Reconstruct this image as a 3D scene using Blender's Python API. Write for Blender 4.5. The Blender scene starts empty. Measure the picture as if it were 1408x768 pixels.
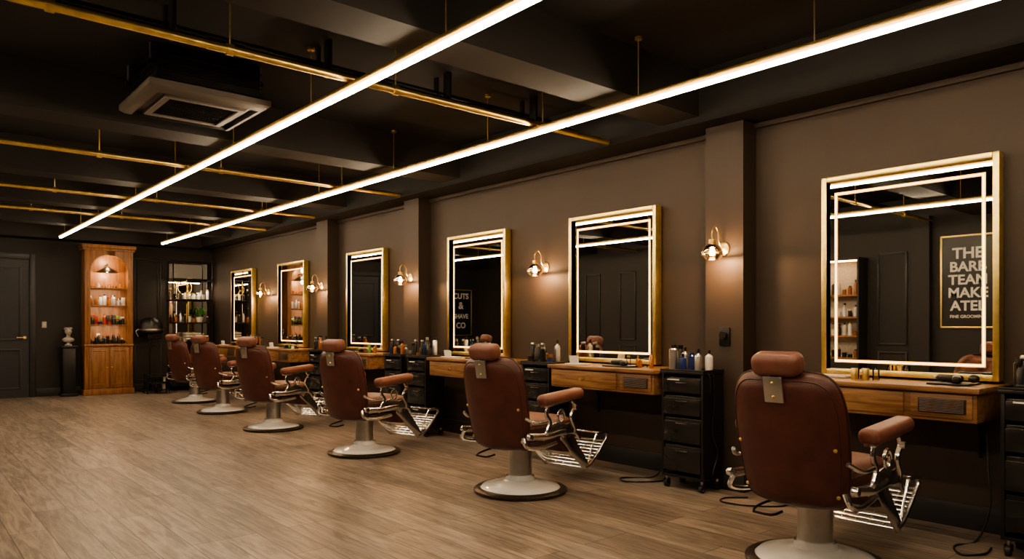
import bpy, bmesh, math, random
from mathutils import Vector, Matrix
random.seed(7)
S=bpy.context.scene
R=math.radians
ZOOM=(1.0,704,384)
# ------------------------------------------------------------------ materials
def nm(name):
    m=bpy.data.materials.new(name); m.use_nodes=True
    n=m.node_tree.nodes; l=m.node_tree.links
    return m,n,l,n['Principled BSDF']
def pm(name,col,rough=.5,metal=0,var=0.0,scale=8,bump=0.0,bscale=60,stretch=None,coat=0,spec=None):
    m,n,l,b=nm(name)
    b.inputs['Base Color'].default_value=(*col,1)
    b.inputs['Roughness'].default_value=rough
    b.inputs['Metallic'].default_value=metal
    if coat: b.inputs['Coat Weight'].default_value=coat
    if spec is not None: b.inputs['Specular IOR Level'].default_value=spec
    tc=n.new('ShaderNodeTexCoord'); mp=n.new('ShaderNodeMapping')
    l.new(tc.outputs['Object'],mp.inputs[0])
    if stretch: mp.inputs['Scale'].default_value=stretch
    if var>0:
        nz=n.new('ShaderNodeTexNoise'); nz.inputs['Scale'].default_value=scale; nz.inputs['Detail'].default_value=6
        l.new(mp.outputs[0],nz.inputs['Vector'])
        cr=n.new('ShaderNodeValToRGB')
        cr.color_ramp.elements[0].position=.3; cr.color_ramp.elements[1].position=.7
        cr.color_ramp.elements[0].color=(*[c*(1-var) for c in col],1)
        cr.color_ramp.elements[1].color=(*[min(1,c*(1+var)) for c in col],1)
        l.new(nz.outputs['Fac'],cr.inputs[0]); l.new(cr.outputs[0],b.inputs['Base Color'])
    if bump>0:
        nb=n.new('ShaderNodeTexNoise'); nb.inputs['Scale'].default_value=bscale; nb.inputs['Detail'].default_value=4
        l.new(mp.outputs[0],nb.inputs['Vector'])
        bp=n.new('ShaderNodeBump'); bp.inputs['Strength'].default_value=bump; bp.inputs['Distance'].default_value=.01
        l.new(nb.outputs['Fac'],bp.inputs['Height']); l.new(bp.outputs[0],b.inputs['Normal'])
    return m
def em(name,col,st):
    m,n,l,b=nm(name)
    b.inputs['Base Color'].default_value=(*col,1)
    b.inputs['Emission Color'].default_value=(*col,1)
    b.inputs['Emission Strength'].default_value=st
    return m
M={}
M['wall']=pm('wall_paint_brown',(.048,.0325,.0225),.6,var=.08,scale=2,bump=.08,bscale=120)
M['wallback']=pm('wall_paint_charcoal',(.026,.022,.019),.6,var=.08,scale=2,bump=.06,bscale=120)
M['ceil']=pm('ceiling_paint_black',(.0115,.0098,.0088),.75,var=.15,scale=1.5)
M['beam']=pm('beam_paint',(.023,.0195,.017),.65,var=.1,scale=2)
M['trim']=pm('trim_paint',(.03,.03,.032),.4,var=.05,scale=3)
M['door']=pm('door_paint',(.030,.032,.037),.45,var=.05,scale=3)
M['brass']=pm('brass',(.85,.62,.24),.34,1,var=.18,scale=14)
M['gold']=pm('gold_leaf',(.95,.73,.28),.36,1,var=.10,scale=20,bump=.08,bscale=80)
M['chrome']=pm('chrome',(.88,.86,.83),.2,1,var=.05,scale=8)
M['steel']=pm('brushed_steel',(.62,.60,.57),.32,1,var=.06,scale=20)
M['enamel']=pm('enamel',(.72,.71,.70),.2,0,var=.03,scale=5,coat=.4)
M['dring']=pm('worn_dark_metal',(.08,.065,.055),.35,.8,var=.3,scale=18)
M['leather']=pm('leather_back',(.092,.029,.022),.38,0,var=.22,scale=9,bump=.12,bscale=200)
M['leather_lit']=pm('leather_pads_lit',(.21,.085,.062),.38,0,var=.18,scale=12,bump=.12,bscale=200)  # same leather coloured lighter, standing in for light falling on the pads
M['welt']=pm('leather_welt',(.05,.018,.013),.5,var=.1)
M['black']=pm('black_plastic',(.013,.012,.012),.35,0,var=.15,scale=10)
M['blackm']=pm('black_metal',(.02,.018,.016),.4,.6,var=.15,scale=10)
M['smoke']=pm('smoked_drawer',(.020,.019,.018),.15,0,var=.2,scale=6)
M['mirror']=pm('mirror_glass',(.84,.82,.78),.01,1)
M['rubber']=pm('rubber',(.02,.02,.02),.7)
M['white']=pm('white_ceramic',(.7,.67,.62),.35,var=.05)
M['towel']=pm('towel',(.62,.55,.47),.9,var=.1,scale=30,bump=.5,bscale=200)
M['stone']=pm('plaster_stone',(.35,.32,.29),.7,var=.2,scale=12,bump=.3)
M['navy']=pm('navy_liquid',(.02,.035,.14),.15,coat=.5)
M['amber']=pm('amber_glass',(.35,.12,.02),.15,coat=.5)
M['red']=pm('red_plastic',(.3,.03,.02),.3)
M['leaf']=pm('leaf_green',(.08,.22,.04),.5,var=.4,scale=20)
M['acp']=pm('ac_panel',(.15,.128,.11),.5,var=.04)
M['poster']=pm('poster_black',(.012,.011,.011),.35,var=.1)
M['ink']=pm('poster_print',(.75,.72,.66),.6,var=.05)
M['outlet']=pm('switch_cream',(.55,.48,.38),.4,var=.03)
M['led']=em('led_tube',(1.0,.82,.58),50)
M['led_fringe']=em('led_halo_fringe',(1.0,.60,.20),2.6)  # amber emission imitating the yellow halo along the ceiling tubes
M['mled']=em('mirror_led',(1.0,.70,.30),3.4)
M['mled_fringe']=em('mirror_led_halo',(1.0,.55,.13),.75)  # weak amber emission imitating the halo around the mirror strips
M['bulb']=em('warm_bulb',(1.0,.56,.22),26)
M['shelfglow']=em('shelf_lamp',(1.0,.6,.28),14)
# glass (cheap)
m,n,l,b=nm('clear_glass')
tr=n.new('ShaderNodeBsdfTransparent'); gl=n.new('ShaderNodeBsdfGlossy'); gl.inputs['Roughness'].default_value=.03
gl.inputs['Color'].default_value=(1,.9,.75,1)
fr=n.new('ShaderNodeFresnel'); fr.inputs[0].default_value=1.5; mx=n.new('ShaderNodeMixShader')
l.new(fr.outputs[0],mx.inputs[0]); l.new(tr.outputs[0],mx.inputs[1]); l.new(gl.outputs[0],mx.inputs[2])
l.new(mx.outputs[0],n['Material Output'].inputs[0]); M['glass']=m
# wood
def wood(name,c1,c2,stretch,rough=.4,sc=3.5):
    m,n,l,b=nm(name)
    tc=n.new('ShaderNodeTexCoord'); mp=n.new('ShaderNodeMapping'); mp.inputs['Scale'].default_value=stretch
    l.new(tc.outputs['Object'],mp.inputs[0])
    nz=n.new('ShaderNodeTexNoise'); nz.inputs['Scale'].default_value=sc; nz.inputs['Detail'].default_value=8; nz.inputs['Distortion'].default_value=.6
    l.new(mp.outputs[0],nz.inputs['Vector'])
    cr=n.new('ShaderNodeValToRGB'); e=cr.color_ramp.elements
    e[0].position=.32; e[0].color=(*c1,1); e[1].position=.68; e[1].color=(*c2,1)
    l.new(nz.outputs['Fac'],cr.inputs[0]); l.new(cr.outputs[0],b.inputs['Base Color'])
    bp=n.new('ShaderNodeBump'); bp.inputs['Strength'].default_value=.15; bp.inputs['Distance'].default_value=.005
    l.new(nz.outputs['Fac'],bp.inputs['Height']); l.new(bp.outputs[0],b.inputs['Normal'])
    b.inputs['Roughness'].default_value=rough
    return m
M['woodY']=wood('oak_honey',(.14,.065,.028),(.38,.205,.095),(6,.7,9))
M['woodZ']=wood('cabinet_wood',(.19,.08,.032),(.38,.18,.075),(7,7,.8))
# floor planks
m,n,l,b=nm('floor_oak_planks')
g=n.new('ShaderNodeNewGeometry'); sx=n.new('ShaderNodeSeparateXYZ'); cx=n.new('ShaderNodeCombineXYZ')
l.new(g.outputs['Position'],sx.inputs[0]); l.new(sx.outputs[1],cx.inputs[0]); l.new(sx.outputs[0],cx.inputs[1])
br=n.new('ShaderNodeTexBrick'); br.inputs['Scale'].default_value=1; br.inputs['Brick Width'].default_value=1.45
br.inputs['Row Height'].default_value=.19; br.inputs['Mortar Size'].default_value=.003; br.offset=.37; br.offset_frequency=3
br.inputs['Color1'].default_value=(.325,.262,.215,1); br.inputs['Color2'].default_value=(.20,.158,.128,1); br.inputs['Mortar'].default_value=(.065,.05,.04,1)
br.inputs['Mortar Smooth'].default_value=.3
l.new(cx.outputs[0],br.inputs['Vector'])
mp=n.new('ShaderNodeMapping'); mp.inputs['Scale'].default_value=(1.1,11,1); l.new(cx.outputs[0],mp.inputs[0])
nz=n.new('ShaderNodeTexNoise'); nz.inputs['Scale'].default_value=2.0; nz.inputs['Detail'].default_value=10; nz.inputs['Distortion'].default_value=1.1; nz.inputs['Roughness'].default_value=.65
l.new(mp.outputs[0],nz.inputs['Vector'])
cr=n.new('ShaderNodeValToRGB'); cr.color_ramp.elements[0].position=.38; cr.color_ramp.elements[0].color=(.55,.53,.51,1)
cr.color_ramp.elements[1].position=.62; cr.color_ramp.elements[1].color=(1.18,1.18,1.18,1); l.new(nz.outputs['Fac'],cr.inputs[0])
mix=n.new('ShaderNodeMix'); mix.data_type='RGBA'; mix.blend_type='MULTIPLY'; mix.inputs[0].default_value=1
l.new(br.outputs['Color'],mix.inputs[6]); l.new(cr.outputs[0],mix.inputs[7]); l.new(mix.outputs[2],b.inputs['Base Color'])
bp=n.new('ShaderNodeBump'); bp.inputs['Strength'].default_value=.12; bp.inputs['Distance'].default_value=.004
l.new(nz.outputs['Fac'],bp.inputs['Height']); l.new(bp.outputs[0],b.inputs['Normal'])
b.inputs['Roughness'].default_value=.38
M['floor']=m
# ------------------------------------------------------------------ mesh builder
class MB:
    def __init__(s): s.bm=bmesh.new(); s.mats=[]
    def mi(s,k):
        if k not in s.mats: s.mats.append(k)
        return s.mats.index(k)
    def _add(s,b2,mat,mtx=None):
        i=s.mi(mat)
        if mtx is not None: b2.transform(mtx)
        vm={}
        for v in b2.verts: vm[v]=s.bm.verts.new(v.co)
        for f in b2.faces:
            try:
                nf=s.bm.faces.new([vm[v] for v in f.verts]); nf.material_index=i; nf.smooth=True
            except ValueError: pass
        b2.free()
    def box(s,c,d,mat,bev=0,seg=2,rot=None):
        b=bmesh.new(); bmesh.ops.create_cube(b,size=1)
        bmesh.ops.scale(b,vec=Vector(d),verts=b.verts)
        if bev>0:
            bev=min(bev,min(d)*.49)
            bmesh.ops.bevel(b,geom=b.edges[:],offset=bev,segments=seg,profile=.5,affect='EDGES')
        mt=Matrix.Translation(Vector(c))
        if rot: mt=mt@(Matrix.Rotation(rot[2],4,'Z')@Matrix.Rotation(rot[1],4,'Y')@Matrix.Rotation(rot[0],4,'X'))
        s._add(b,mat,mt); return s
    def b2(s,x0,x1,y0,y1,z0,z1,mat,bev=0,seg=2):
        return s.box(((x0+x1)/2,(y0+y1)/2,(z0+z1)/2),(abs(x1-x0),abs(y1-y0),abs(z1-z0)),mat,bev,seg)
    def cyl(s,p0,p1,r0,mat,r1=None,seg=16):
        p0=Vector(p0);p1=Vector(p1); r1=r0 if r1 is None else r1
        b=bmesh.new(); d=(p1-p0)
        bmesh.ops.create_cone(b,cap_ends=True,segments=seg,radius1=r0,radius2=r1,depth=d.length)
        q=Vector((0,0,1)).rotation_difference(d.normalized()).to_matrix().to_4x4()
        s._add(b,mat,Matrix.Translation((p0+p1)/2)@q); return s
    def sph(s,c,r,mat,sc=(1,1,1),seg=16):
        b=bmesh.new(); bmesh.ops.create_uvsphere(b,u_segments=seg,v_segments=max(6,seg//2),radius=r)
        s._add(b,mat,Matrix.Translation(Vector(c))@Matrix.Diagonal((*sc,1))); return s
    def lathe(s,prof,c,mat,seg=24,axis=None):
        b=bmesh.new(); rings=[]
        for r,z in prof:
            if r<1e-5: rings.append([b.verts.new((0,0,z))])
            else: rings.append([b.verts.new((r*math.cos(2*math.pi*k/seg),r*math.sin(2*math.pi*k/seg),z)) for k in range(seg)])
        for a,c2 in zip(rings,rings[1:]):
            for k in range(seg):
                k2=(k+1)%seg
                if len(a)==1 and len(c2)==1: continue
                if len(a)==1: b.faces.new([a[0],c2[k2],c2[k]][::-1])
                elif len(c2)==1: b.faces.new([a[k],a[k2],c2[0]])
                else: b.faces.new([a[k],a[k2],c2[k2],c2[k]])
        mt=Matrix.Translation(Vector(c))
        if axis is not None: mt=mt@Vector((0,0,1)).rotation_difference(Vector(axis).normalized()).to_matrix().to_4x4()
        s._add(b,mat,mt); return s
    def tube(s,pts,r,mat,seg=8,smooth=0,closed=False,flat=None):
        P=[Vector(p) for p in pts]
        if smooth:
            Q=[]; n=len(P)
            for i in range(n if closed else n-1):
                if closed: a,b_,c,d=P[(i-1)%n],P[i],P[(i+1)%n],P[(i+2)%n]
                else: a,b_,c,d=P[max(i-1,0)],P[i],P[i+1],P[min(i+2,n-1)]
                for k in range(smooth):
                    t=k/smooth
                    Q.append(.5*((2*b_)+(c-a)*t+(2*a-5*b_+4*c-d)*t*t+(3*b_-a-3*c+d)*t**3))
            if not closed: Q.append(P[-1])
            P=Q
        n=len(P); b=bmesh.new(); rings=[]; up=None
        for i in range(n):
            if closed: t=(P[(i+1)%n]-P[(i-1)%n]).normalized()
            else: t=(P[min(i+1,n-1)]-P[max(i-1,0)]).normalized()
            if up is None:
                up=Vector((0,0,1)) if abs(t.z)<.9 else Vector((1,0,0))
            up=(up-t*up.dot(t)).normalized(); sd=t.cross(up)
            fx,fy=flat if flat else (1,1)
            rings.append([b.verts.new(P[i]+r*fx*math.cos(2*math.pi*k/seg)*up+r*fy*math.sin(2*math.pi*k/seg)*sd) for k in range(seg)])
        rr=list(zip(rings,rings[1:]))+([(rings[-1],rings[0])] if closed else [])
        for a,c in rr:
            for k in range(seg): b.faces.new([a[k],a[(k+1)%seg],c[(k+1)%seg],c[k]])
        if not closed:
            b.faces.new(rings[0][::-1]); b.faces.new(rings[-1])
        bmesh.ops.recalc_face_normals(b,faces=b.faces)
        s._add(b,mat); return s
    def prism(s,out,fn,t,mat,bev=0):
        b=bmesh.new(); A=[b.verts.new(fn(x,y,0)) for x,y in out]; B=[b.verts.new(fn(x,y,t)) for x,y in out]
        b.faces.new(A); b.faces.new(B[::-1]); n=len(out)
        for k in range(n): b.faces.new([A[(k+1)%n],A[k],B[k],B[(k+1)%n]])
        bmesh.ops.recalc_face_normals(b,faces=b.faces)
        if bev: bmesh.ops.bevel(b,geom=b.edges[:],offset=bev,segments=2,profile=.5,affect='EDGES')
        s._add(b,mat); return s
    def grid(s,f,nu,nv,mat):
        b=bmesh.new(); V=[[b.verts.new(f(i/nu,j/nv)) for j in range(nv+1)] for i in range(nu+1)]
        for i in range(nu):
            for j in range(nv): b.faces.new([V[i][j],V[i+1][j],V[i+1][j+1],V[i][j+1]])
        s._add(b,mat); return s
    def mesh(s,name,sharp=38):
        me=bpy.data.meshes.new(name)
        bmesh.ops.remove_doubles(s.bm,verts=s.bm.verts,dist=1e-5)
        s.bm.to_mesh(me); s.bm.free()
        for k in s.mats: me.materials.append(M[k])
        me.set_sharp_from_angle(angle=R(sharp))
        return me
    def obj(s,name,loc=(0,0,0),rz=0,sharp=38):
        return place(name,s.mesh(name,sharp),loc,rz)
def place(name,me,loc=(0,0,0),rz=0):
    o=bpy.data.objects.new(name,me); S.collection.objects.link(o); o.location=loc; o.rotation_euler=(0,0,rz); return o
def group(name,parts,loc=(0,0,0),rz=0):
    e=bpy.data.objects.new(name,None); S.collection.objects.link(e); e.location=loc; e.rotation_euler=(0,0,rz); e.empty_display_size=.2
    for pn,me in parts:
        o=bpy.data.objects.new(pn,me); S.collection.objects.link(o); o.parent=e
    return e
# ------------------------------------------------------------------ room
XW=5.08; XL=-1.9; YB=15.3; YF=-2.2; HC=3.2
MB().b2(XL-.1,XW+.1,YF-.1,YB+.1,-.1,0,'floor').obj('floor')
MB().b2(XL-.1,XW+.1,YF-.1,YB+.1,HC,HC+.1,'ceil').obj('ceiling')
MB().b2(XW,XW+.1,YF-.1,YB+.1,0,HC,'wall').obj('wall_right')
MB().b2(XL-.1,XL,YF-.1,YB+.1,0,HC,'wallback').obj('wall_left')
MB().b2(XL,XW,YB,YB+.1,0,HC,'wallback').obj('wall_back')
MB().b2(XL,XW,YF-.1,YF,0,HC,'wallback').obj('wall_front')
MB().b2(4.72,XW,YF,YB,2.8,HC,'ceil').obj('ceiling_beam')
BEAMS=[(.2,.55),(3.3,3.65),(6.35,6.7),(8.9,9.25),(11.0,11.35),(13.2,13.5),(14.85,15.3)]
for i,(a,b_) in enumerate(BEAMS):
    o=MB().b2(XL,4.72,a,b_,2.85 if i<6 else 2.78,HC,'beam').obj('ceiling_beam')
PIL=[(3.03,3.36),(7.43,7.76),(9.82,10.18)]
for a,b_ in PIL: MB().b2(4.9,XW,a,b_,0,2.8,'wall').obj('pillar')
segs=[]; prev=YF
for a,b_ in PIL: segs.append((prev,a)); prev=b_
segs.append((prev,YB))
mb=MB()
for a,b_ in segs: mb.b2(XW-.02,XW,a,b_,0,.15,'trim',.004)
for a,b_ in PIL: mb.b2(4.88,XW-.001,a-.02,b_+.02,0,.15,'trim',.004)
mb.obj('baseboard_right')
MB().b2(2.04,XW-.02,YB-.02,YB,0,.14,'trim',.004).b2(XL+.02,.98,YB-.02,YB,0,.14,'trim',.004).obj('baseboard_back')
MB().b2(XL,XL+.02,YF,YB,0,.14,'trim',.004).obj('baseboard_left')
MB().b2(XW-.03,XW,YF,YB,2.76,2.8,'wall',.005).obj('trim_1')
def panel_frame(mb,ax,pos,a0,a1,z0,z1,w=.03,t=.018,sgn=1,mat='trim'):
    def bx(p,q,r_,s_):
        if ax=='y': mb.b2(p,q,pos-t if sgn<0 else pos,pos if sgn<0 else pos+t,r_,s_,mat,.005)
        else: mb.b2(pos,pos+t*sgn,p,q,r_,s_,mat,.005)
    bx(a0,a0+w,z0,z1); bx(a1-w,a1,z0,z1); bx(a0+w,a1-w,z0,z0+w); bx(a0+w,a1-w,z1-w,z1)
mb=MB(); panel_frame(mb,'y',YB,3.62,4.12,1.0,2.55,sgn=-1); panel_frame(mb,'y',YB,3.62,4.12,.2,.9,sgn=-1)
panel_frame(mb,'y',YB,3.68,4.06,1.06,2.49,w=.015,sgn=-1)
mb.obj('trim_2')
mb=MB()
for y in [4.55,6.9,7.9,8.9,9.9,10.9,11.9,12.9]:
    panel_frame(mb,'x',XL,y,y+.45,.95,2.4); panel_frame(mb,'x',XL,y,y+.45,.2,.85)
mb.b2(XL,XL+.12,4.2,4.45,0,2.9,'wallback'); mb.b2(XL,XL+.12,6.55,6.8,0,2.9,'wallback')
mb.obj('trim_3')
mb=MB(); x0,x1=1.08,1.94
mb.b2(x0,x1,YB-.02,YB-.002,0,2.42,'door')
mb.b2(x1,x1+.09,YB-.05,YB-.002,0,2.52,'trim',.006); mb.b2(x0-.09,x0,YB-.05,YB-.002,0,2.52,'trim',.006); mb.b2(x0,x1,YB-.05,YB-.002,2.42,2.52,'trim',.006)
for z0,z1 in [(.15,.85),(1.0,2.28)]:
    panel_frame(mb,'y',YB-.02,x0+.12,x1-.12,z0,z1,sgn=-1,mat='door',t=.015)
mb.cyl((x1-.07,YB-.02,1.05),(x1-.07,YB-.05,1.05),.025,'brass'); mb.tube([(x1-.07,YB-.05,1.05),(x1-.07,YB-.07,1.05),(x1-.19,YB-.07,1.05)],.009,'brass')
mb.obj('door_1')
MB().b2(2.13,2.2,YB-.012,YB-.001,1.22,1.33,'outlet',.004).b2(2.155,2.175,YB-.018,YB-.01,1.255,1.295,'white',.002).obj('light_switch')
MB().b2(4.885,4.899,3.14,3.23,1.10,1.24,'black',.004).cyl((4.86,3.185,1.18),(4.887,3.185,1.18),.03,'black').obj('wall_outlet')
# ------------------------------------------------------------------ ceiling lights, pipes
def ceil_at(y):
    for a,b_ in BEAMS:
        if a<=y<=b_: return 2.85
    return HC
def led(X,y0,y1,rods):
    body=MB().b2(X-.026,X+.026,y0,y1,2.775,2.80,'brass',.003)
    tube=MB().b2(X-.016,X+.016,y0+.01,y1-.01,2.740,2.762,'led',.007,3)
    edge=MB().b2(X-.026,X+.026,y0+.005,y1-.005,2.760,2.775,'led_fringe',.003)  # added glowing lips that stand in for the tube's yellow halo
    rd=MB()
    for y in rods:
        rd.cyl((X,y,2.80),(X,y,ceil_at(y)),.004,'brass',seg=8); rd.cyl((X,y,ceil_at(y)-.02),(X,y,ceil_at(y)),.025,'brass',seg=12)
    group('linear_pendant_light',[('housing',body.mesh('housing')),('light_tube',tube.mesh('light_tube')),('halo_fringe',edge.mesh('halo_fringe')),('suspension_rods',rd.mesh('rods'))])
rods=[-.8,.9,1.95,3.18,4.8,6.3,7.95,9.5,11.5,12.7,14.0]
led(2.27,-1.3,14.4,rods); led(3.86,-1.3,14.3,rods); led(.1,-1.3,14.3,rods)
for i,y in enumerate([4.22,7.56,9.87,11.65]):
    mb=MB(); r=.024
    mb.cyl((XL,y,2.83),(4.9,y,2.83),r,'brass',seg=14)
    mb.sph((4.9,y,2.83),r*1.2,'brass')
    for x in [-.9,.62,1.5,2.6,3.95]:
        mb.cyl((x,y,2.83),(x,y,HC),.005,'brass',seg=8)
        mb.cyl((x-.02,y,2.83),(x+.02,y,2.83),r*1.35,'brass',seg=14)
        mb.cyl((x,y,HC-.015),(x,y,HC),.03,'brass',seg=12)
    mb.obj('brass_pipe')
mb=MB(); mb.cyl((XL,4.6,2.98),(4.7,4.6,2.98),.03,'black',seg=12)
mb.cyl((XL,4.75,3.08),(4.7,4.75,3.08),.02,'black',seg=12)
for x in [.3,1.3,2.3,3.3,4.2]:
    mb.b2(x-.012,x+.012,4.56,4.64,2.95,HC,'black',.004); mb.b2(x-.01,x+.01,4.73,4.77,3.05,HC,'black')
    mb.cyl((x+.2,4.6,2.98),(x+.42,4.6,2.98),.038,'black',seg=12)
mb.obj('ceiling_conduit')
# AC cassette
cx_,cy_=1.77,5.72; h=.42; z=2.85
body=MB().b2(cx_-.36,cx_+.36,cy_-.36,cy_+.36,z+.07,3.19,'blackm',.01)
for k in range(4): body.b2(cx_-.37,cx_+.37,cy_-.37,cy_+.37,z+.10+k*.055,z+.11+k*.055,'black')
for sx_ in (-1,1):
    for sy_ in (-1,1):
        body.b2(cx_+sx_*.38-.02,cx_+sx_*.38+.02,cy_+sy_*.3-.02,cy_+sy_*.3+.02,z+.2,z+.23,'blackm')
        body.cyl((cx_+sx_*.385,cy_+sy_*.3,z+.2),(cx_+sx_*.385,cy_+sy_*.3,HC),.006,'steel',seg=8)
pan=MB()
def ring(mb,c,ho,hi,z0,z1,mat):
    b=bmesh.new(); A=[];B=[]
    for sx_,sy_ in [(-1,-1),(1,-1),(1,1),(-1,1)]:
        A.append(b.verts.new((c[0]+sx_*ho,c[1]+sy_*ho,z0))); B.append(b.verts.new((c[0]+sx_*hi,c[1]+sy_*hi,z1)))
    for k in range(4): b.faces.new([A[k],A[(k+1)%4],B[(k+1)%4],B[k]])
    mb._add(b,mat)
ring(pan,(cx_,cy_),h,h,z+.07,z+.035,'acp'); ring(pan,(cx_,cy_),h,h-.03,z+.035,z+.012,'acp'); ring(pan,(cx_,cy_),h-.03,h-.07,z+.012,z,'acp')
ring(pan,(cx_,cy_),h-.07,h-.08,z,z+.03,'black'); ring(pan,(cx_,cy_),h-.08,h-.13,z+.03,z+.02,'black'); ring(pan,(cx_,cy_),h-.13,h-.14,z+.02,z,'acp')
ring(pan,(cx_,cy_),h-.14,h-.18,z,z,'acp'); ring(pan,(cx_,cy_),h-.18,h-.18,z,z+.02,'acp')
pan.b2(cx_-.24,cx_+.24,cy_-.24,cy_+.24,z+.018,z+.03,'black')
for k in range(14): pan.b2(cx_-.24,cx_+.24,cy_-.235+k*.036,cy_-.229+k*.036,z+.01,z+.02,'smoke')
pan.b2(cx_-.42,cx_+.42,cy_-.42,cy_+.42,z+.065,z+.075,'acp')
group('ceiling_air_conditioner',[('body',body.mesh('body')),('panel',pan.mesh('panel'))])
# ------------------------------------------------------------------ mirrors
MY=[(1.39,2.47),(3.92,4.965),(5.91,6.96),(8.40,9.42),(10.8,11.82),(12.93,13.98)]
Z0,Z1=.92,2.285
for a,b_ in MY:
    w=.036
    fr_=MB()
    for (p,q,r_,s_) in [(a,a+w,Z0,Z1),(b_-w,b_,Z0,Z1),(a+w,b_-w,Z0,Z0+w),(a+w,b_-w,Z1-w,Z1)]:
        fr_.b2(4.985,5.07,p,q,r_,s_,'gold',.005)
    gl_=MB().b2(5.02,5.06,a+.03,b_-.03,Z0+.03,Z1-.03,'mirror')
    def loop(mb_,ii,it_,t,x0_,x1_,mat):
        for (p,q,r_,s_) in [(a+ii,a+ii+t,Z0+ii,Z1-it_),(b_-ii-t,b_-ii,Z0+ii,Z1-it_),(a+ii+t,b_-ii-t,Z0+ii,Z0+ii+t),(a+ii+t,b_-ii-t,Z1-it_-t,Z1-it_)]:
            mb_.b2(x0_,x1_,p,q,r_,s_,mat)
    st=MB(); loop(st,.086,.116,.009,5.0155,5.0185,'mled')
    sd=MB(); loop(sd,.080,.110,.021,5.0180,5.0205,'mled_fringe')  # added glowing band behind the strip, stands in for its halo
    bk=MB().b2(5.06,XW,a+.1,b_-.1,Z0+.1,Z1-.1,'black')
    group('wall_mirror',[('frame',fr_.mesh('frame')),('glass',gl_.mesh('glass')),('led_strip',st.mesh('led_strip')),('led_halo_band',sd.mesh('led_halo_band')),('backing',bk.mesh('backing'))])
# ------------------------------------------------------------------ sconces
sb=MB()
sb.lathe([(0,0),(.055,0),(.055,.012),(.04,.02),(.015,.03),(0,.03)],(0,0,0),'brass',axis=(-1,0,0))
sb.tube([(-.02,0,0),(-.06,0,.05),(-.07,0,.12),(-.11,0,.165),(-.15,0,.12),(-.15,0,.07)],.006,'brass',smooth=5)
sb.lathe([(0,.07),(.025,.065),(.028,.03),(.02,.01),(0,.01)],(-.15,0,0),'brass',seg=16)
sb.lathe([(.03,.03),(.06,.01),(.08,-.03),(.08,-.055),(.05,-.09),(.045,-.09),(.075,-.055),(.075,-.03),(.056,.007),(.03,.025)],(-.15,0,0),'glass',seg=20)
sb.tube([(-.15+.08*math.cos(t),.08*math.sin(t),-.03) for t in [k*math.pi/8 for k in range(16)]],.003,'brass',closed=True,seg=6)
sb2=MB().lathe([(0,.01),(.012,.01),(.014,-.005),(.025,-.028),(.022,-.048),(0,-.06)],(-.15,0,0),'bulb',seg=14)
sm1=sb.mesh('sconce_fitting'); sm2=sb2.mesh('sconce_bulb')
for x,y in [(4.9,3.2),(XW,5.38),(4.9,7.6),(4.9,10.0),(XW,12.4)]:
    e=group('wall_sconce',[('fitting',sm1),('bulb',sm2)],(x,y,1.84))
    ld=bpy.data.lights.new('sconce_light','POINT'); ld.energy=16; ld.color=(1,.56,.26); ld.shadow_soft_size=.03
    lo=bpy.data.objects.new('bulb_light',ld); S.collection.objects.link(lo); lo.parent=e; lo.location=(-.15,0,-.07)
# ------------------------------------------------------------------ vanity tables
def vanity():
    ox=4.8; W_=XW-.004
    class T(MB):
        def b2(s,x0,x1,*a,**k): return MB.b2(s,x0-ox,x1-ox,*a,**k)
    top=T().b2(4.54,W_,-.60,.60,.875,.905,'woodY',.004)
    body=T().b2(4.57,W_,-.58,.58,.71,.875,'woodY',.003)
    body.b2(4.558,4.571,-.20,.55,.73,.862,'woodY',.004)
    body.b2(4.558,4.571,-.56,-.24,.73,.862,'woodY',.004)
    body.b2(4.553,4.56,-.53,-.28,.755,.84,'dring',.003)
    for k in range(9): body.b2(4.549,4.555,-.52,-.29,.762+k*.0085,.765+k*.0085,'steel')
    hw=MB(); hw.lathe([(0,.03),(.014,.028),(.016,.018),(.006,.01),(.01,0)],(4.558-ox,.18,.795),'brass',axis=(-1,0,0),seg=12)
    for y in (-.45,.45): hw.tube([(W_-.025-ox,y,.45),(W_-.05-ox,y,.66),(4.72-ox,y,.705)],.012,'blackm',smooth=3)
    return [('top',top.mesh('top')),('drawers',body.mesh('drawers')),('hardware',hw.mesh('hardware'))]
VP_=vanity(); VY=[1.96,4.19,6.13,8.62,10.95,13.15]
for y in VY: group('vanity_table',VP_,(4.8,y,0))
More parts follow.
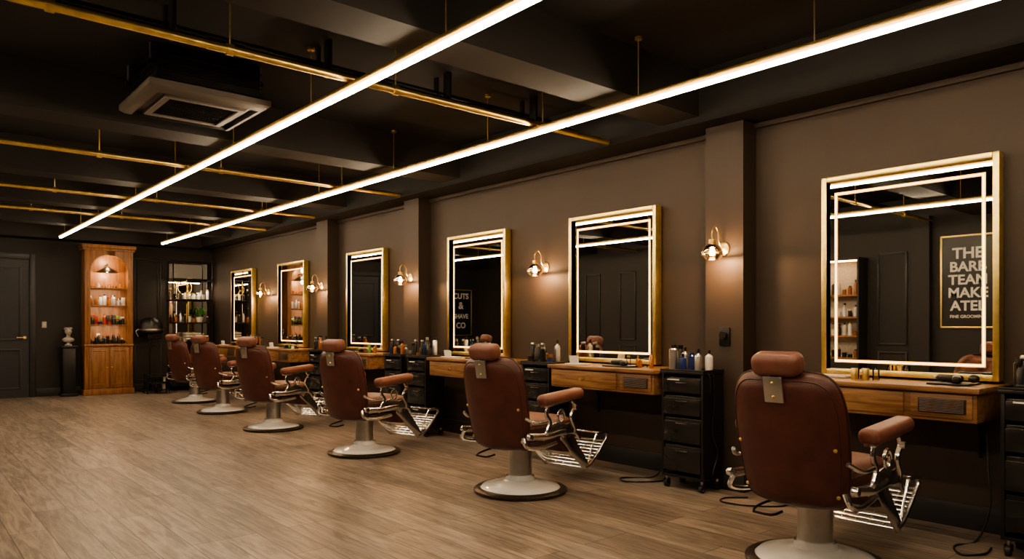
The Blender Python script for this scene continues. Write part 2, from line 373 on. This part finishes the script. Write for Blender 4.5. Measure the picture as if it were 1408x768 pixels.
# ------------------------------------------------------------------ trolleys
def trolley():
    ox=4.74; W=.19; x0,x1=4.61-ox,4.87-ox
    f=MB()
    for y in (-W,W-.02):
        for x in (x0,x1-.02): f.b2(x,x+.02,y,y+.02,.09,.905,'black',.003)
    f.b2(x0,x1,-W,-W+.006,.12,.9,'black'); f.b2(x0,x1,W-.006,W,.12,.9,'black'); f.b2(x1-.006,x1,-W,W,.12,.9,'black')
    f.b2(x0-.01,x1,-W-.01,W+.01,.885,.905,'black',.004); f.b2(x0,x1,-W,W,.09,.11,'black',.004)
    for a in ((x0-.01,x0,-W-.01,W+.01),(x1-.01,x1,-W-.01,W+.01),(x0,x1-.01,-W-.01,-W),(x0,x1-.01,W,W+.01)): f.b2(a[0],a[1],a[2],a[3],.905,.92,'black',.003)
    d=MB(); zs=[(.74,.87),(.57,.73),(.36,.56),(.14,.35)]
    for a,b_ in zs:
        d.b2(x0+.01,x1-.02,-W+.022,W-.022,a,b_-.012,'smoke',.006)
        d.b2(x0-.006,x0+.006,-W+.022,W-.022,a,a+(b_-a)*.82,'smoke',.008)
        d.tube([(x0-.004,-.05,b_-.05),(x0-.016,-.045,b_-.051),(x0-.016,.045,b_-.051),(x0-.004,.05,b_-.05)],.003,'steel',seg=6)
    c=MB()
    for y in (-W+.03,W-.03):
        for x in (x0+.03,x1-.03):
            c.cyl((x,y,.06),(x,y,.1),.01,'steel'); c.b2(x-.02,x+.02,y-.017,y-.013,.025,.065,'black'); c.b2(x-.02,x+.02,y+.013,y+.017,.025,.065,'black')
            c.cyl((x,y-.012,.028),(x,y+.012,.028),.028,'rubber'); c.cyl((x,y-.0135,.028),(x,y+.0135,.028),.012,'steel')
    hk=MB(); hk.tube([(x0+.05,-W-.01,.9),(x0+.05,-W-.03,.86),(x0+.05,-W-.03,.75)],.004,'black',seg=6)
    hk.tube([(x0+.12,-W-.008,.9),(x0+.12,-W-.02,.7),(x0+.1,-W-.015,.45),(x0+.16,-W-.02,.3),(x0+.1,-W-.015,.12),(x0+.2,-W-.02,.03)],.004,'black',smooth=5,seg=6)
    lab=MB().b2(x0-.0085,x0-.006,.02,.13,.835,.845,'ink')
    return [('frame',f.mesh('frame')),('drawers',d.mesh('drawers')),('casters',c.mesh('casters')),('cord',hk.mesh('cord')),('label',lab.mesh('label'))]
TP=trolley(); TY=[1.09,3.375,5.03,7.04,7.55,9.62,12.05]
for y in TY: group('salon_trolley',TP,(4.74,y,0))
# ------------------------------------------------------------------ bottles etc
def bottle(mb,x,y,z,h,r,mat,cap='black',kind=0):
    if kind==0: mb.lathe([(0,0),(r,0),(r,h*.65),(r*.9,h*.72),(r*.35,h*.8),(r*.35,h*.86)],(x,y,z),mat,seg=14); mb.lathe([(r*.4,h*.84),(r*.4,h),(0,h)],(x,y,z),cap,seg=12)
    elif kind==1:
        mb.lathe([(0,0),(r,0),(r,h*.6),(r*.4,h*.75),(r*.3,h*.85)],(x,y,z),mat,seg=14); mb.box((x-.012,y,z+h*.9),(.06,.02,.03),cap,.005); mb.tube([(x-.03,y,z+h*.88),(x-.03,y,z+h*.72)],.004,cap,seg=6)
    elif kind==2:
        mb.lathe([(0,0),(r*1.2,0),(r*1.2,h*.3),(r*1.25,h*.3),(r*1.25,h*.42),(0,h*.42)],(x,y,z),mat,seg=14)
    else:
        mb.lathe([(0,0),(r,0),(r,h*.8),(r*.7,h*.86)],(x,y,z),mat,seg=14); mb.lathe([(r*.72,h*.84),(r*.7,h),(0,h)],(x,y,z),cap,seg=12)
def clipper(mb,x,y,z,a=0,upright=False):
    if upright:
        mb.box((x,y,z+.09),(.04,.035,.15),'black',.014,3,rot=(0,.15,a)); mb.box((x+.005,y,z+.175),(.04,.03,.02),'steel',.003,rot=(0,.15,a)); mb.b2(x-.03,x+.03,y-.03,y+.03,z,z+.03,'black',.006)
    else:
        mb.box((x,y,z+.022),(.16,.045,.042),'black',.016,3,rot=(0,0,a)); mb.box((x+.088*math.cos(a),y+.088*math.sin(a),z+.022),(.02,.042,.02),'steel',.003,rot=(0,0,a))
for ti,y in enumerate(TY):
    mb=MB(); zt=.9055
    if ti==1: its=[(4.68,.13,.20,.034,'steel','black',3),(4.76,.08,.18,.03,'steel','black',0),(4.69,.05,.13,.027,'navy','black',0),(4.72,-.01,.14,.026,'navy','navy',3),(4.68,-.10,.17,.028,'steel','black',0),(4.79,-.12,.16,.03,'white','black',0),(4.79,.14,.2,.03,'black','black',1)]
    else:
        its=[]
        for k in range(8):
            its.append((4.66+.13*(k%2)+random.uniform(-.01,.02),-.15+.043*k,random.uniform(.1,.23),random.uniform(.02,.03),random.choice(['black','black','smoke','navy','steel','amber','blackm','black']),random.choice(['black','steel','black']),random.randint(0,3)))
    for a in its: bottle(mb,a[0],y+a[1],zt,a[2],a[3],a[4],a[5],a[6])
    if ti!=1: clipper(mb,4.67,y+.1,zt,.4,True); clipper(mb,4.66,y-.05,zt,.4,True)
    mb.obj('grooming_bottles')
for vi,y in enumerate(VY):
    mb=MB(); z=.9055
    if vi==0:
        mb.b2(4.68,4.9,y-.5,y-.28,z,z+.012,'black',.004)
        clipper(mb,4.75,y-.42,z+.012,.3); clipper(mb,4.83,y-.36,z+.012,1.2); mb.sph((4.78,y-.5,z+.04),.03,'dring',(1,1,.8))
        for k,(dx,dy) in enumerate([(0,0),(.05,.05),(-.03,.06),(.03,-.05)]):
            mb.lathe([(0,0),(.02,0),(.022,.07),(.02,.075),(.018,.07),(.017,.004)],(4.75+dx,y+.1+dy,z),'glass' if k%2 else 'brass',seg=12)
            mb.lathe([(0,.004),(.016,.004),(.017,.03),(0,.03)],(4.75+dx,y+.1+dy,z),'amber',seg=10)
        mb.b2(4.8,4.9,y+.25,y+.45,z,z+.02,'towel',.008)
    else:
        mb.b2(4.66,4.86,y-.25,y+.05,z,z+.012,'black',.004)
        clipper(mb,4.72,y-.15,z+.012,.5); clipper(mb,4.8,y-.02,z+.012,1.5)
        mb.box((4.70,y+.42,z+.045),(.015,.09,.07),'white',.003,rot=(0,-.2,.2))
        mb.b2(4.66,4.78,y+.28,y+.5,z,z+.012,'white',.004)
        for k in range(5):
            bottle(mb,4.74+.05*(k%2),y-.42+.06*k,z,random.uniform(.07,.13),.018,random.choice(['amber','glass','leaf','white']),'brass',random.choice([0,2,3]))
    mb.obj('vanity_accessories')
mb=MB()
mb.tube([(4.96,3.75,.3),(4.9,3.78,.1),(4.8,3.8,.01),(4.6,3.95,.008),(4.5,3.85,.008),(4.65,3.7,.008),(4.8,3.65,.008)],.006,'black',smooth=6)
mb.tube([(4.96,1.45,.62),(4.9,1.42,.4),(4.86,1.4,.2),(4.8,1.45,.01),(4.6,1.5,.008),(4.45,1.42,.008),(4.55,1.34,.008),(4.7,1.35,.008)],.006,'black',smooth=6)
mb.tube([(4.98,2.75,.3),(4.9,2.7,.05),(4.75,2.6,.008),(4.55,2.75,.008),(4.5,2.95,.008),(4.62,3.0,.008),(4.75,2.9,.008)],.006,'black',smooth=6)
mb.obj('power_cables')
# ------------------------------------------------------------------ barber chair  (front = +x)
def chair_parts():
    P=[]
    b=MB()
    b.lathe([(0,0),(.345,0),(.355,.008),(.355,.022),(.335,.034),(.305,.036)],(0,0,0),'dring',seg=48)
    b.lathe([(.306,.030),(.29,.045),(.22,.06),(.14,.075),(.115,.09),(.105,.12)],(0,0,0),'enamel',seg=48)
    P.append(('base',b.mesh('base')))
    c=MB()
    c.lathe([(.104,.10),(.092,.12),(.090,.13)],(0,0,0),'enamel',seg=32)
    c.lathe([(.090,.13),(.088,.33),(.098,.34),(.098,.365),(.06,.37),(.055,.40)],(0,0,0),'steel',seg=32)
    P.append(('column',c.mesh('column')))
    lv=MB()
    lv.tube([(-.03,.06,.35),(-.08,.12,.34),(-.14,.20,.31),(-.22,.22,.29),(-.27,.20,.28)],.007,'blackm',smooth=4)
    lv.tube([(-.27,.20,.28),(-.27,.10,.28),(-.20,.08,.29)],.007,'blackm',smooth=3)
    lv.tube([(-.03,-.08,.36),(-.1,-.12,.36),(-.16,-.12,.34)],.007,'chrome',smooth=3)
    P.append(('pump_lever',lv.mesh('lever')))
    u=MB()
    u.b2(-.2,.24,-.16,.16,.385,.42,'blackm',.01); u.b2(-.24,.30,-.235,.235,.415,.445,'steel',.01)
    P.append(('underframe',u.mesh('underframe')))
    s=MB()
    s.box((.045,0,.485),(.58,.50,.09),'leather',.025,4)
    def seat(i,j):
        a=2*i-1; c_=2*j-1
        hgt=.045*((1-abs(a)**6)*(1-abs(c_)**6))**.5
        return (.045+a*.285,c_*.245,.528+hgt)
    s.grid(seat,20,20,'leather_lit')
    s.box((.335,0,.455),(.05,.44,.14),'leather',.022,4)
    s.tube([(-.24,-.25,.50),(.33,-.25,.50),(.335,.25,.50),(-.24,.25,.50)],.006,'welt',closed=True,seg=6)
    P.append(('seat',s.mesh('seat',50)))
    lean=R(11)
    def B(yy,zz,xx):
        return (-.245 - zz*math.sin(lean)+xx*math.cos(lean), yy, .345+zz*math.cos(lean)+xx*math.sin(lean))
    Hh=.685; NT,NB=5.5,11
    def W(v): return .262+.033*math.sin(min(1,v/.6)*math.pi/2) - (.028*((v-.6)/.4)**2 if v>.6 else 0)
    def ss(t): return math.sin((t-.5)*math.pi)
    def half(q):
        n=NT if q>0 else NB
        return W((q+1)/2)*max(0,1-abs(q)**n)**(1/n)
    def surf(side):
        def f(i,j):
            a=ss(i); q=ss(j); v=(q+1)/2
            w=half(q)
            th=.050*(max(0,1-abs(a)**6)*max(0,1-abs(q)**8))**.5
            yy=a*w; zz=v*Hh
            if side>0:
                ka=yy/.085; kb=zz/.105
                t=abs(math.sin(math.pi*(ka+kb)/2)*math.sin(math.pi*(ka-kb)/2))**.5
                edge=min(1,(1-abs(a))*5)*min(1,(1-abs(q))*6)
                th2=th+.03*t*edge
            else: th2=-th*(1+.35*(1-a*a))
            return B(yy,zz,th2+.05*a*a)
        return f
    bk=MB(); bk.grid(surf(-1),32,32,'leather'); P.append(('backrest_shell',bk.mesh('backrest_shell',80)))
    fk=MB(); fk.grid(surf(1),56,56,'leather_lit'); P.append(('backrest_cushion',fk.mesh('backrest_cushion',80)))
    wl=MB()
    outl=[]
    for k in range(41):
        q=math.sin((-1+2*k/40)*math.pi/2); outl.append((half(q),(q+1)/2*Hh))
    path=[B(w,z_,.05) for w,z_ in outl]+[B(-w,z_,.05) for w,z_ in outl[::-1][1:-1]]
    wl.tube(path,.007,'welt',closed=True,seg=6)
    def backpt(yy,z_,off=0):
        v=z_/Hh; q=2*v-1
        w=max(.01,half(q)); a=max(-1,min(1,yy/w))
        th=.050*(max(0,1-abs(a)**6)*max(0,1-abs(q)**8))**.5
        return B(yy,z_,-th*(1+.35*(1-a*a))+.05*a*a+off)
    o2=[(w*.92,.03+z_*.915) for w,z_ in outl]
    path2=[backpt(w,z_,-.001) for w,z_ in o2]+[backpt(-w,z_,-.001) for w,z_ in o2[::-1][1:-1]]
    wl.tube(path2,.003,'welt',closed=True,seg=5)
    P.append(('welting',wl.mesh('welting')))
    hd=MB(); rot=(0,-lean,0)
    hd.box(B(0,.62,-.073),(.012,.10,.13),'steel',.004,rot=rot)
    for dz in (.585,.655): hd.sph(B(0,dz,-.080),.008,'brass')
    for yy,z_ in [(.250,.32),(-.250,.32),(.240,.08),(-.240,.08)]: hd.sph(backpt(yy,z_,-.002),.010,'brass')
    for yy in (-.03,.03): hd.box(B(yy,.71,-.045),(.012,.02,.14),'chrome',.003,rot=rot)
    P.append(('headrest_bracket',hd.mesh('bracket')))
    h=MB()
    h.box(B(0,.735,-.01),(.12,.25,.115),'leather_lit',.042,6,rot=(0,-lean-.1,0))
    P.append(('headrest',h.mesh('headrest',60)))
    for nm_,sg in (('armrest_a',1),('armrest_b',-1)):
        a=MB(); y=.335*sg
        a.box((.07,y,.73),(.47,.11,.08),'leather_lit',.036,5,rot=(0,-.07,0))
        a.box((.07,y,.688),(.42,.055,.016),'chrome',.005,rot=(0,-.07,0))
        a.tube([(.21,y,.70),(.245,y,.64),(.20,y,.57),(.235,y,.50),(.26,y*.93,.44)],.018,'chrome',smooth=5,flat=(1.2,.8))
        a.tube([(-.08,y,.68),(-.10,y,.61),(-.06,y,.55),(-.10,y,.48),(-.12,y*.93,.43)],.016,'chrome',smooth=5,flat=(1.2,.8))
        a.tube([(-.28,y*.93,.47),(-.1,y,.455),(.1,y,.47),(.27,y*.95,.45),(.35,y*.9,.38)],.016,'chrome',smooth=5,flat=(1.5,.6))
        a.tube([(-.30,y*.9,.60),(-.22,y,.56),(-.09,y,.56)],.012,'chrome',smooth=4)
        a.tube([(-.31,y*.88,.46),(-.3,y*.95,.40),(-.14,y*.9,.37),(.1,y*.8,.38)],.014,'chrome',smooth=4)
        a.tube([(.07+.05*math.cos(t)*(1-t/14),y,.58+.06*math.sin(t)*(1-t/14)) for t in [k*.5 for k in range(18)]],.009,'chrome',seg=6)
        a.prism([(-.09,.45),(.22,.45),(.24,.54),(.13,.52),(.03,.55),(-.08,.53)],lambda p,q,r_:(p,y+sg*(-.006+r_),q),.012,'chrome',.002)
        a.lathe([(0,.03),(.02,.028),(.025,0)],(-.28,y*.95,.47),'chrome',axis=(0,sg,0),seg=14)
        a.lathe([(0,.03),(.018,.028),(.022,0)],(.235,y,.64),'chrome',axis=(0,sg,0),seg=14)
        P.append((nm_,a.mesh(nm_)))
    f=MB()
    for sg in (1,-1):
        y=.20*sg
        f.prism([(.24,.44),(.36,.44),(.43,.36),(.60,.16),(.61,.10),(.55,.095),(.34,.29),(.24,.38)],lambda p,q,r_:(p,y+r_-.006,q),.012,'chrome',.003)
        f.tube([(.56,y,.115),(.66,y,.15),(.84,y,.30),(.87,y,.34),(.83,y,.37),(.72,y,.365)],.013,'chrome',smooth=4)
        f.tube([(.72,y,.365),(.67,y,.28),(.60,y,.13)],.009,'chrome',smooth=3)
    for k in range(10):
        t=k/9; f.box((.575+.26*t,0,.115+.185*t),(.020,.40,.008),'chrome',.002,rot=(0,-.6,0))
    for yy in (-.12,-.04,.04,.12): f.cyl((.565,yy,.105),(.84,yy,.30),.006,'chrome',seg=8)
    f.box((.84,0,.365),(.075,.42,.014),'chrome',.005,rot=(0,.1,0))
    f.box((.48,0,.25),(.02,.39,.10),'chrome',.004,rot=(0,-.75,0))
    f.prism([(.22,.43),(.36,.43),(.46,.32),(.43,.26),(.28,.28)],lambda p,q,r_:(p,-.19+r_,q),.38,'leather',.006)
    P.append(('footrest',f.mesh('footrest')))
    return P
CP=chair_parts()
CH=[(3.73,1.88,89),(3.67,4.17,82),(3.60,6.42,76),(3.60,8.64,72),(3.74,10.8,72),(3.90,12.56,78)]
for x,y,a in CH: group('barber_chair',CP,(x,y,0),R(90-a))
# ------------------------------------------------------------------ back wall furniture
X0,X1,YFt,YBk,HT=2.73,3.52,14.93,15.275,2.73
mb=MB()
mb.b2(X0,X0+.05,YFt,YBk,0,2.62,'woodZ',.004); mb.b2(X1-.05,X1,YFt,YBk,0,2.62,'woodZ',.004)
mb.b2(X0+.05,X1-.05,YBk-.02,YBk,0,2.62,'woodZ'); mb.b2(X0-.03,X1+.03,YFt-.03,YBk,2.62,2.66,'woodZ',.008); mb.b2(X0-.05,X1+.05,YFt-.05,YBk,2.66,HT,'woodZ',.012)
mb.b2(X0-.02,X1+.02,YFt-.02,YBk,0,.1,'woodZ',.006); mb.b2(X0-.01,X1+.01,YFt-.015,YBk,.88,.92,'woodZ',.006)
mb.b2(X0+.05,X1-.05,YFt+.01,YBk-.02,.1,.88,'woodZ')
for z in (1.28,1.63,1.95): mb.b2(X0+.05,X1-.05,YFt+.03,YBk-.02,z-.025,z,'woodZ',.003)
xm=(X0+X1)/2; rw=.30
mb.b2(X0,X0+.09,YFt-.012,YFt+.02,.92,2.62,'woodZ',.004); mb.b2(X1-.09,X1,YFt-.012,YFt+.02,.92,2.62,'woodZ',.004)
for k in range(16):
    t0=k*math.pi/16; t1=(k+1)*math.pi/16
    xa,xb=xm-(rw+.006)*math.cos(t0),xm-(rw+.006)*math.cos(t1); za,zb=2.25+rw*.98*math.sin(t0),2.25+rw*.98*math.sin(t1)
    mb.prism([(xa,za),(xb,zb),(xb,2.62),(xa,2.62)],lambda p,q,r_:(p,YFt-.01+r_,q),.03,'woodZ')
for a,b_ in ((X0+.07,xm-.01),(xm+.01,X1-.07)):
    mb.b2(a,b_,YFt-.012,YFt+.015,.13,.86,'woodZ',.004); panel_frame(mb,'y',YFt-.012,a+.04,b_-.04,.18,.81,w=.02,t=.012,sgn=-1,mat='woodZ')
mb.sph((xm-.04,YFt-.025,.5),.012,'brass'); mb.sph((xm+.04,YFt-.025,.5),.012,'brass')
e1=mb.mesh('carcass')
it=MB(); cols=['white','amber','black','navy','white','steel','red','towel','glass']
for z,hm in ((.92,.2),(1.28,.2),(1.63,.22)):
    for r_ in range(2):
        for k in range(8):
            kd=random.randint(0,4); x=X0+.12+.075*k+random.uniform(-.01,.01); y=YFt+.1+.1*r_
            cc=random.choice(['white','towel','steel','amber']) if z>1.5 else random.choice(['black','navy','red','white','black','leaf']) if z>1.2 else random.choice(['black','black','smoke','blackm'])
            if kd==4: hh=random.uniform(.08,hm); it.b2(x-.028,x+.028,y-.025,y+.025,z,z+hh,cc,.003)
            else: bottle(it,x,y,z,random.uniform(.1,hm),.028,cc,random.choice(cols),kd)
for k in range(6): bottle(it,X0+.15+.09*k,YFt+.12,1.95,random.uniform(.07,.13),.025,random.choice(['amber','glass','white']),'brass',random.choice([0,2]))
lamp=MB()
lamp.cyl((xm,YBk-.03,2.38),(xm,YFt+.16,2.38),.01,'black'); lamp.cyl((xm,YFt+.16,2.40),(xm,YFt+.16,2.33),.012,'black')
lamp.lathe([(.02,2.35),(.05,2.33),(.17,2.25),(.18,2.235),(.165,2.24),(.04,2.32)],(xm,YFt+.16,0),'black',seg=24)
lamp.sph((xm,YFt+.16,2.27),.03,'shelfglow')
bc=group('arched_bookcase',[('carcass',e1),('lamp',lamp.mesh('lamp')),('shelf_items',it.mesh('shelf_items'))])
for zz,en in ((2.2,8),(2.45,6)):
    ld=bpy.data.lights.new('bookcase_light','POINT'); ld.energy=en; ld.color=(1,.70,.40); ld.shadow_soft_size=.04
    lo=bpy.data.objects.new('lamp_light',ld); S.collection.objects.link(lo); lo.parent=bc; lo.location=(xm,YFt+.1,zz)
for zz in (1.9,1.58,1.23):
    ld=bpy.data.lights.new('shelf_strip','AREA'); ld.shape='RECTANGLE'; ld.size=.55; ld.size_y=.02; ld.energy=1.8; ld.color=(1,.76,.5)
    lo=bpy.data.objects.new('shelf_strip_light',ld); S.collection.objects.link(lo); lo.parent=bc; lo.location=(xm,YFt+.06,zz); lo.rotation_euler=(R(25),0,0)
mb=MB(); px,py=2.50,15.08
mb.b2(px-.13,px+.13,py-.13,py+.13,0,.05,'black',.006); mb.b2(px-.10,px+.10,py-.10,py+.10,.05,.86,'black',.006); mb.b2(px-.13,px+.13,py-.13,py+.13,.86,.90,'black',.006)
mb.obj('pedestal')
mb=MB(); z=.90
mb.lathe([(0,0),(.06,0),(.06,.02),(.03,.035),(.03,.06)],(px,py,z),'stone',seg=20)
mb.sph((px,py,z+.105),.085,'stone',(1.15,.65,.6)); mb.cyl((px,py,z+.12),(px,py-.01,z+.2),.036,'stone',.03)
mb.sph((px,py-.01,z+.25),.06,'stone',(.82,.95,1.15)); mb.sph((px,py+.012,z+.27),.058,'stone',(.95,.95,1.0))
mb.box((px,py-.068,z+.245),(.014,.02,.03),'stone',.005); mb.sph((px,py-.05,z+.205),.025,'stone',(1,.9,.8))
for sx_ in (-1,1): mb.sph((px+sx_*.05,py,z+.245),.013,'stone',(.5,1,1.3)); mb.sph((px+sx_*.02,py-.055,z+.26),.008,'stone')
mb.sph((px,py-.06,z+.228),.011,'stone',(1.5,.6,.6))
for k in range(10): mb.sph((px+.05*math.cos(k*.63),py+.01+.045*math.sin(k*.63),z+.31-.01*(k%2)),.018,'stone')
mb.obj('plaster_bust')
mb=MB(); hx,hy=3.84,15.02
for k in range(5):
    t=2*math.pi*k/5; mb.tube([(hx,hy,.10),(hx+.18*math.cos(t),hy+.18*math.sin(t),.06)],.014,'black'); mb.sph((hx+.18*math.cos(t),hy+.18*math.sin(t),.028),.028,'rubber')
mb.cyl((hx,hy,.08),(hx,hy,1.05),.022,'black'); mb.b2(hx-.06,hx+.06,hy-.05,hy+.05,1.0,1.12,'black',.02)
mb.lathe([(0,.30),(.1,.285),(.17,.23),(.21,.13),(.215,.02),(.20,.0),(.19,.02),(.185,.12),(.14,.21),(0,.26)],(hx,hy-.03,1.12),'black',seg=28)
mb.lathe([(.215,.05),(.222,.05),(.222,.08),(.215,.08)],(hx,hy-.03,1.12),'steel',seg=28)
mb.tube([(hx-.2,hy-.05,1.2),(hx-.26,hy-.05,1.15),(hx-.22,hy-.05,1.05)],.01,'steel',smooth=3)
mb.obj('hair_steamer')
mb=MB()
for xx in (3.66,4.04):
    for yy in (14.52,14.70): mb.cyl((xx,yy,0),(xx,yy,.36),.01,'blackm')
for zz in (.06,.2,.34): mb.b2(3.64,4.06,14.50,14.72,zz,zz+.015,'blackm',.003)
for k in range(5): mb.cyl((3.70+.07*k,14.61,.215),(3.70+.07*k,14.61,.30),.025,random.choice(['white','black','smoke']))
for k in range(4): mb.cyl((3.70+.09*k,14.61,.075),(3.70+.09*k,14.61,.17),.03,random.choice(['towel','black','smoke']))
mb.obj('low_storage_rack')
fr_=MB(); ex0,ex1,ey0,ey1=4.22,4.98,14.93,15.26
for x in (ex0,ex1-.02):
    for y in (ey0,ey1-.02): fr_.b2(x,x+.02,y,y+.02,0,2.52,'blackm',.002)
zs=[.08,.5,.92,1.3,1.75,2.15,2.5]
for z in zs:
    for y in (ey0,ey1-.02): fr_.b2(ex0,ex1,y,y+.02,z,z+.02,'blackm',.002)
    for x in (ex0,ex1-.02): fr_.b2(x,x+.02,ey0,ey1,z,z+.02,'blackm',.002)
for z in (1.3,1.75): fr_.b2(ex0+.25,ex0+.262,ey0,ey0+.012,z,z+.4,'brass',.002)
gl_=MB()
for z in zs[:-1]: gl_.b2(ex0+.01,ex1-.01,ey0+.01,ey1-.01,z+.02,z+.028,'smoke')
gl_.b2(ex0+.02,ex1-.02,ey1-.008,ey1-.004,.5,2.5,'mirror')
it=MB()
for z in (.528,.948,1.328,1.778):
    for k in range(8):
        x=ex0+.1+.085*k; kd=random.randint(0,3)
        bottle(it,x,ey0+.14,z,random.uniform(.1,.24),.028,random.choice(['white','towel','amber','glass','black','steel']),random.choice(['brass','black','white']),kd)
for k in range(3): it.box((4.62,ey0+.15,1.0+.0+.05*k),(.3,.2,.045),'towel',.02,3)
it.lathe([(0,0),(.05,0),(.07,.1),(.06,.1),(0,.09)],(4.75,ey0+.1,1.328),'white',seg=16)
for k in range(26):
    a=random.uniform(0,6.28); l_=random.uniform(.06,.13); zt=random.uniform(.08,.2)
    it.tube([(4.75,ey0+.1,1.42),(4.75+l_*.5*math.cos(a),ey0+.1+l_*.35*math.sin(a),1.42+zt),(4.75+l_*math.cos(a),ey0+.1+l_*.7*math.sin(a),1.42+zt*.7)],.012,'leaf',smooth=3,seg=5,flat=(.3,1.3))
it.tube([(4.5+.13*math.cos(t),ey0+.2,2.0+.13*math.sin(t)) for t in [k*math.pi/8 for k in range(16)]],.008,'brass',closed=True)
et=group('metal_etagere',[('frame',fr_.mesh('frame')),('shelves',gl_.mesh('shelves')),('shelf_items',it.mesh('shelf_items'))])
ld=bpy.data.lights.new('etagere_fill','AREA'); ld.shape='RECTANGLE'; ld.size=.6; ld.size_y=.03; ld.energy=5; ld.color=(1,.75,.5)  # added fill lamp to brighten the etagere, no fitting modelled
lo=bpy.data.objects.new('etagere_fill_light',ld); S.collection.objects.link(lo); lo.parent=et; lo.location=(4.6,ey0+.06,2.12); lo.rotation_euler=(R(10),0,0)
# ------------------------------------------------------------------ left wall: poster, display shelf
def poster(name,loc,rz,w,h,lines):
    fr_=MB()
    for (a,b_,c,d) in [(-w/2,-w/2+.025,-h/2,h/2),(w/2-.025,w/2,-h/2,h/2),(-w/2,w/2,-h/2,-h/2+.025),(-w/2,w/2,h/2-.025,h/2)]:
        fr_.b2(a,b_,-.035,0,c,d,'gold',.004)
    pp=MB().b2(-w/2+.02,w/2-.02,-.018,-.002,-h/2+.02,h/2-.02,'poster')
    e=group(name,[('frame',fr_.mesh('frame')),('print',pp.mesh('print'))],loc,rz)
    for t,zz,sz in lines:
        cu=bpy.data.curves.new('lettering','FONT'); cu.body=t; cu.size=sz; cu.align_x='CENTER'; cu.extrude=.001; cu.offset=.005*sz/.2
        cu.materials.append(M['ink'])
        o=bpy.data.objects.new('lettering',cu); S.collection.objects.link(o); o.parent=e
        o.location=(0,-.0195,zz); o.rotation_euler=(R(90),0,0); o.scale=(-1,1,1)
poster('framed_poster',(XL,3.72,1.9),R(90),.72,1.36,[('THE',.34,.22),('BARB',.15,.2),('TEAM',-.04,.2),('MAKE',-.23,.2),('ATEL',-.42,.2),('FINE GROOMING',-.53,.06)])
poster('framed_poster',(-1.35,YB,1.6),0,.7,1.2,[('CUTS',.36,.2),('&',.1,.25),('SHAVE',-.15,.16),('CO',-.4,.2)])
mb=MB(); y0,y1=5.15,6.45
mb.b2(XL,XL+.32,y0,y0+.03,0,2.3,'wallback',.003); mb.b2(XL,XL+.32,y1-.03,y1,0,2.3,'wallback',.003); mb.b2(XL,XL+.02,y0,y1,0,2.3,'towel'); mb.b2(XL,XL+.34,y0-.01,y1+.01,2.3,2.34,'wallback',.004)
for z in (.1,.75,1.1,1.4,1.75): mb.b2(XL,XL+.31,y0+.03,y1-.03,z-.03,z,'woodZ',.003)
mb.b2(XL+.01,XL+.31,y0+.03,y1-.03,.1,.72,'wallback')
mb.b2(XL+.25,XL+.28,y0+.03,y1-.03,2.28,2.30,'shelfglow')
e1=mb.mesh('carcass'); it=MB()
for z in (.75,1.1,1.4,1.75):
    for k in range(13): bottle(it,XL+.2,y0+.1+.09*k,z,random.uniform(.1,.24),.03,random.choice(['white','towel','amber','black']),random.choice(['brass','black']),random.randint(0,3))
group('display_shelf',[('carcass',e1),('shelf_items',it.mesh('shelf_items'))])
# ------------------------------------------------------------------ world, camera
w=bpy.data.worlds.new('world'); S.world=w; w.use_nodes=True
w.node_tree.nodes['Background'].inputs[0].default_value=(.05,.04,.03,1); w.node_tree.nodes['Background'].inputs[1].default_value=.3
cd=bpy.data.cameras.new('camera'); cam=bpy.data.objects.new('camera',cd); S.collection.objects.link(cam)
cam.location=(0,0,1.25); cam.rotation_euler=(R(90),0,R(-40.7)); cd.sensor_width=36; cd.clip_start=.05
zf,zu,zv=ZOOM
cd.lens=36*1004/1408*zf; cd.shift_x=(zu-704)/1408*zf; cd.shift_y=(448-zv)/1408*zf
S.camera=cam
S.view_settings.view_transform='AgX'
try: S.view_settings.look='AgX - Medium High Contrast'
except Exception: pass
S.view_settings.exposure=0.42
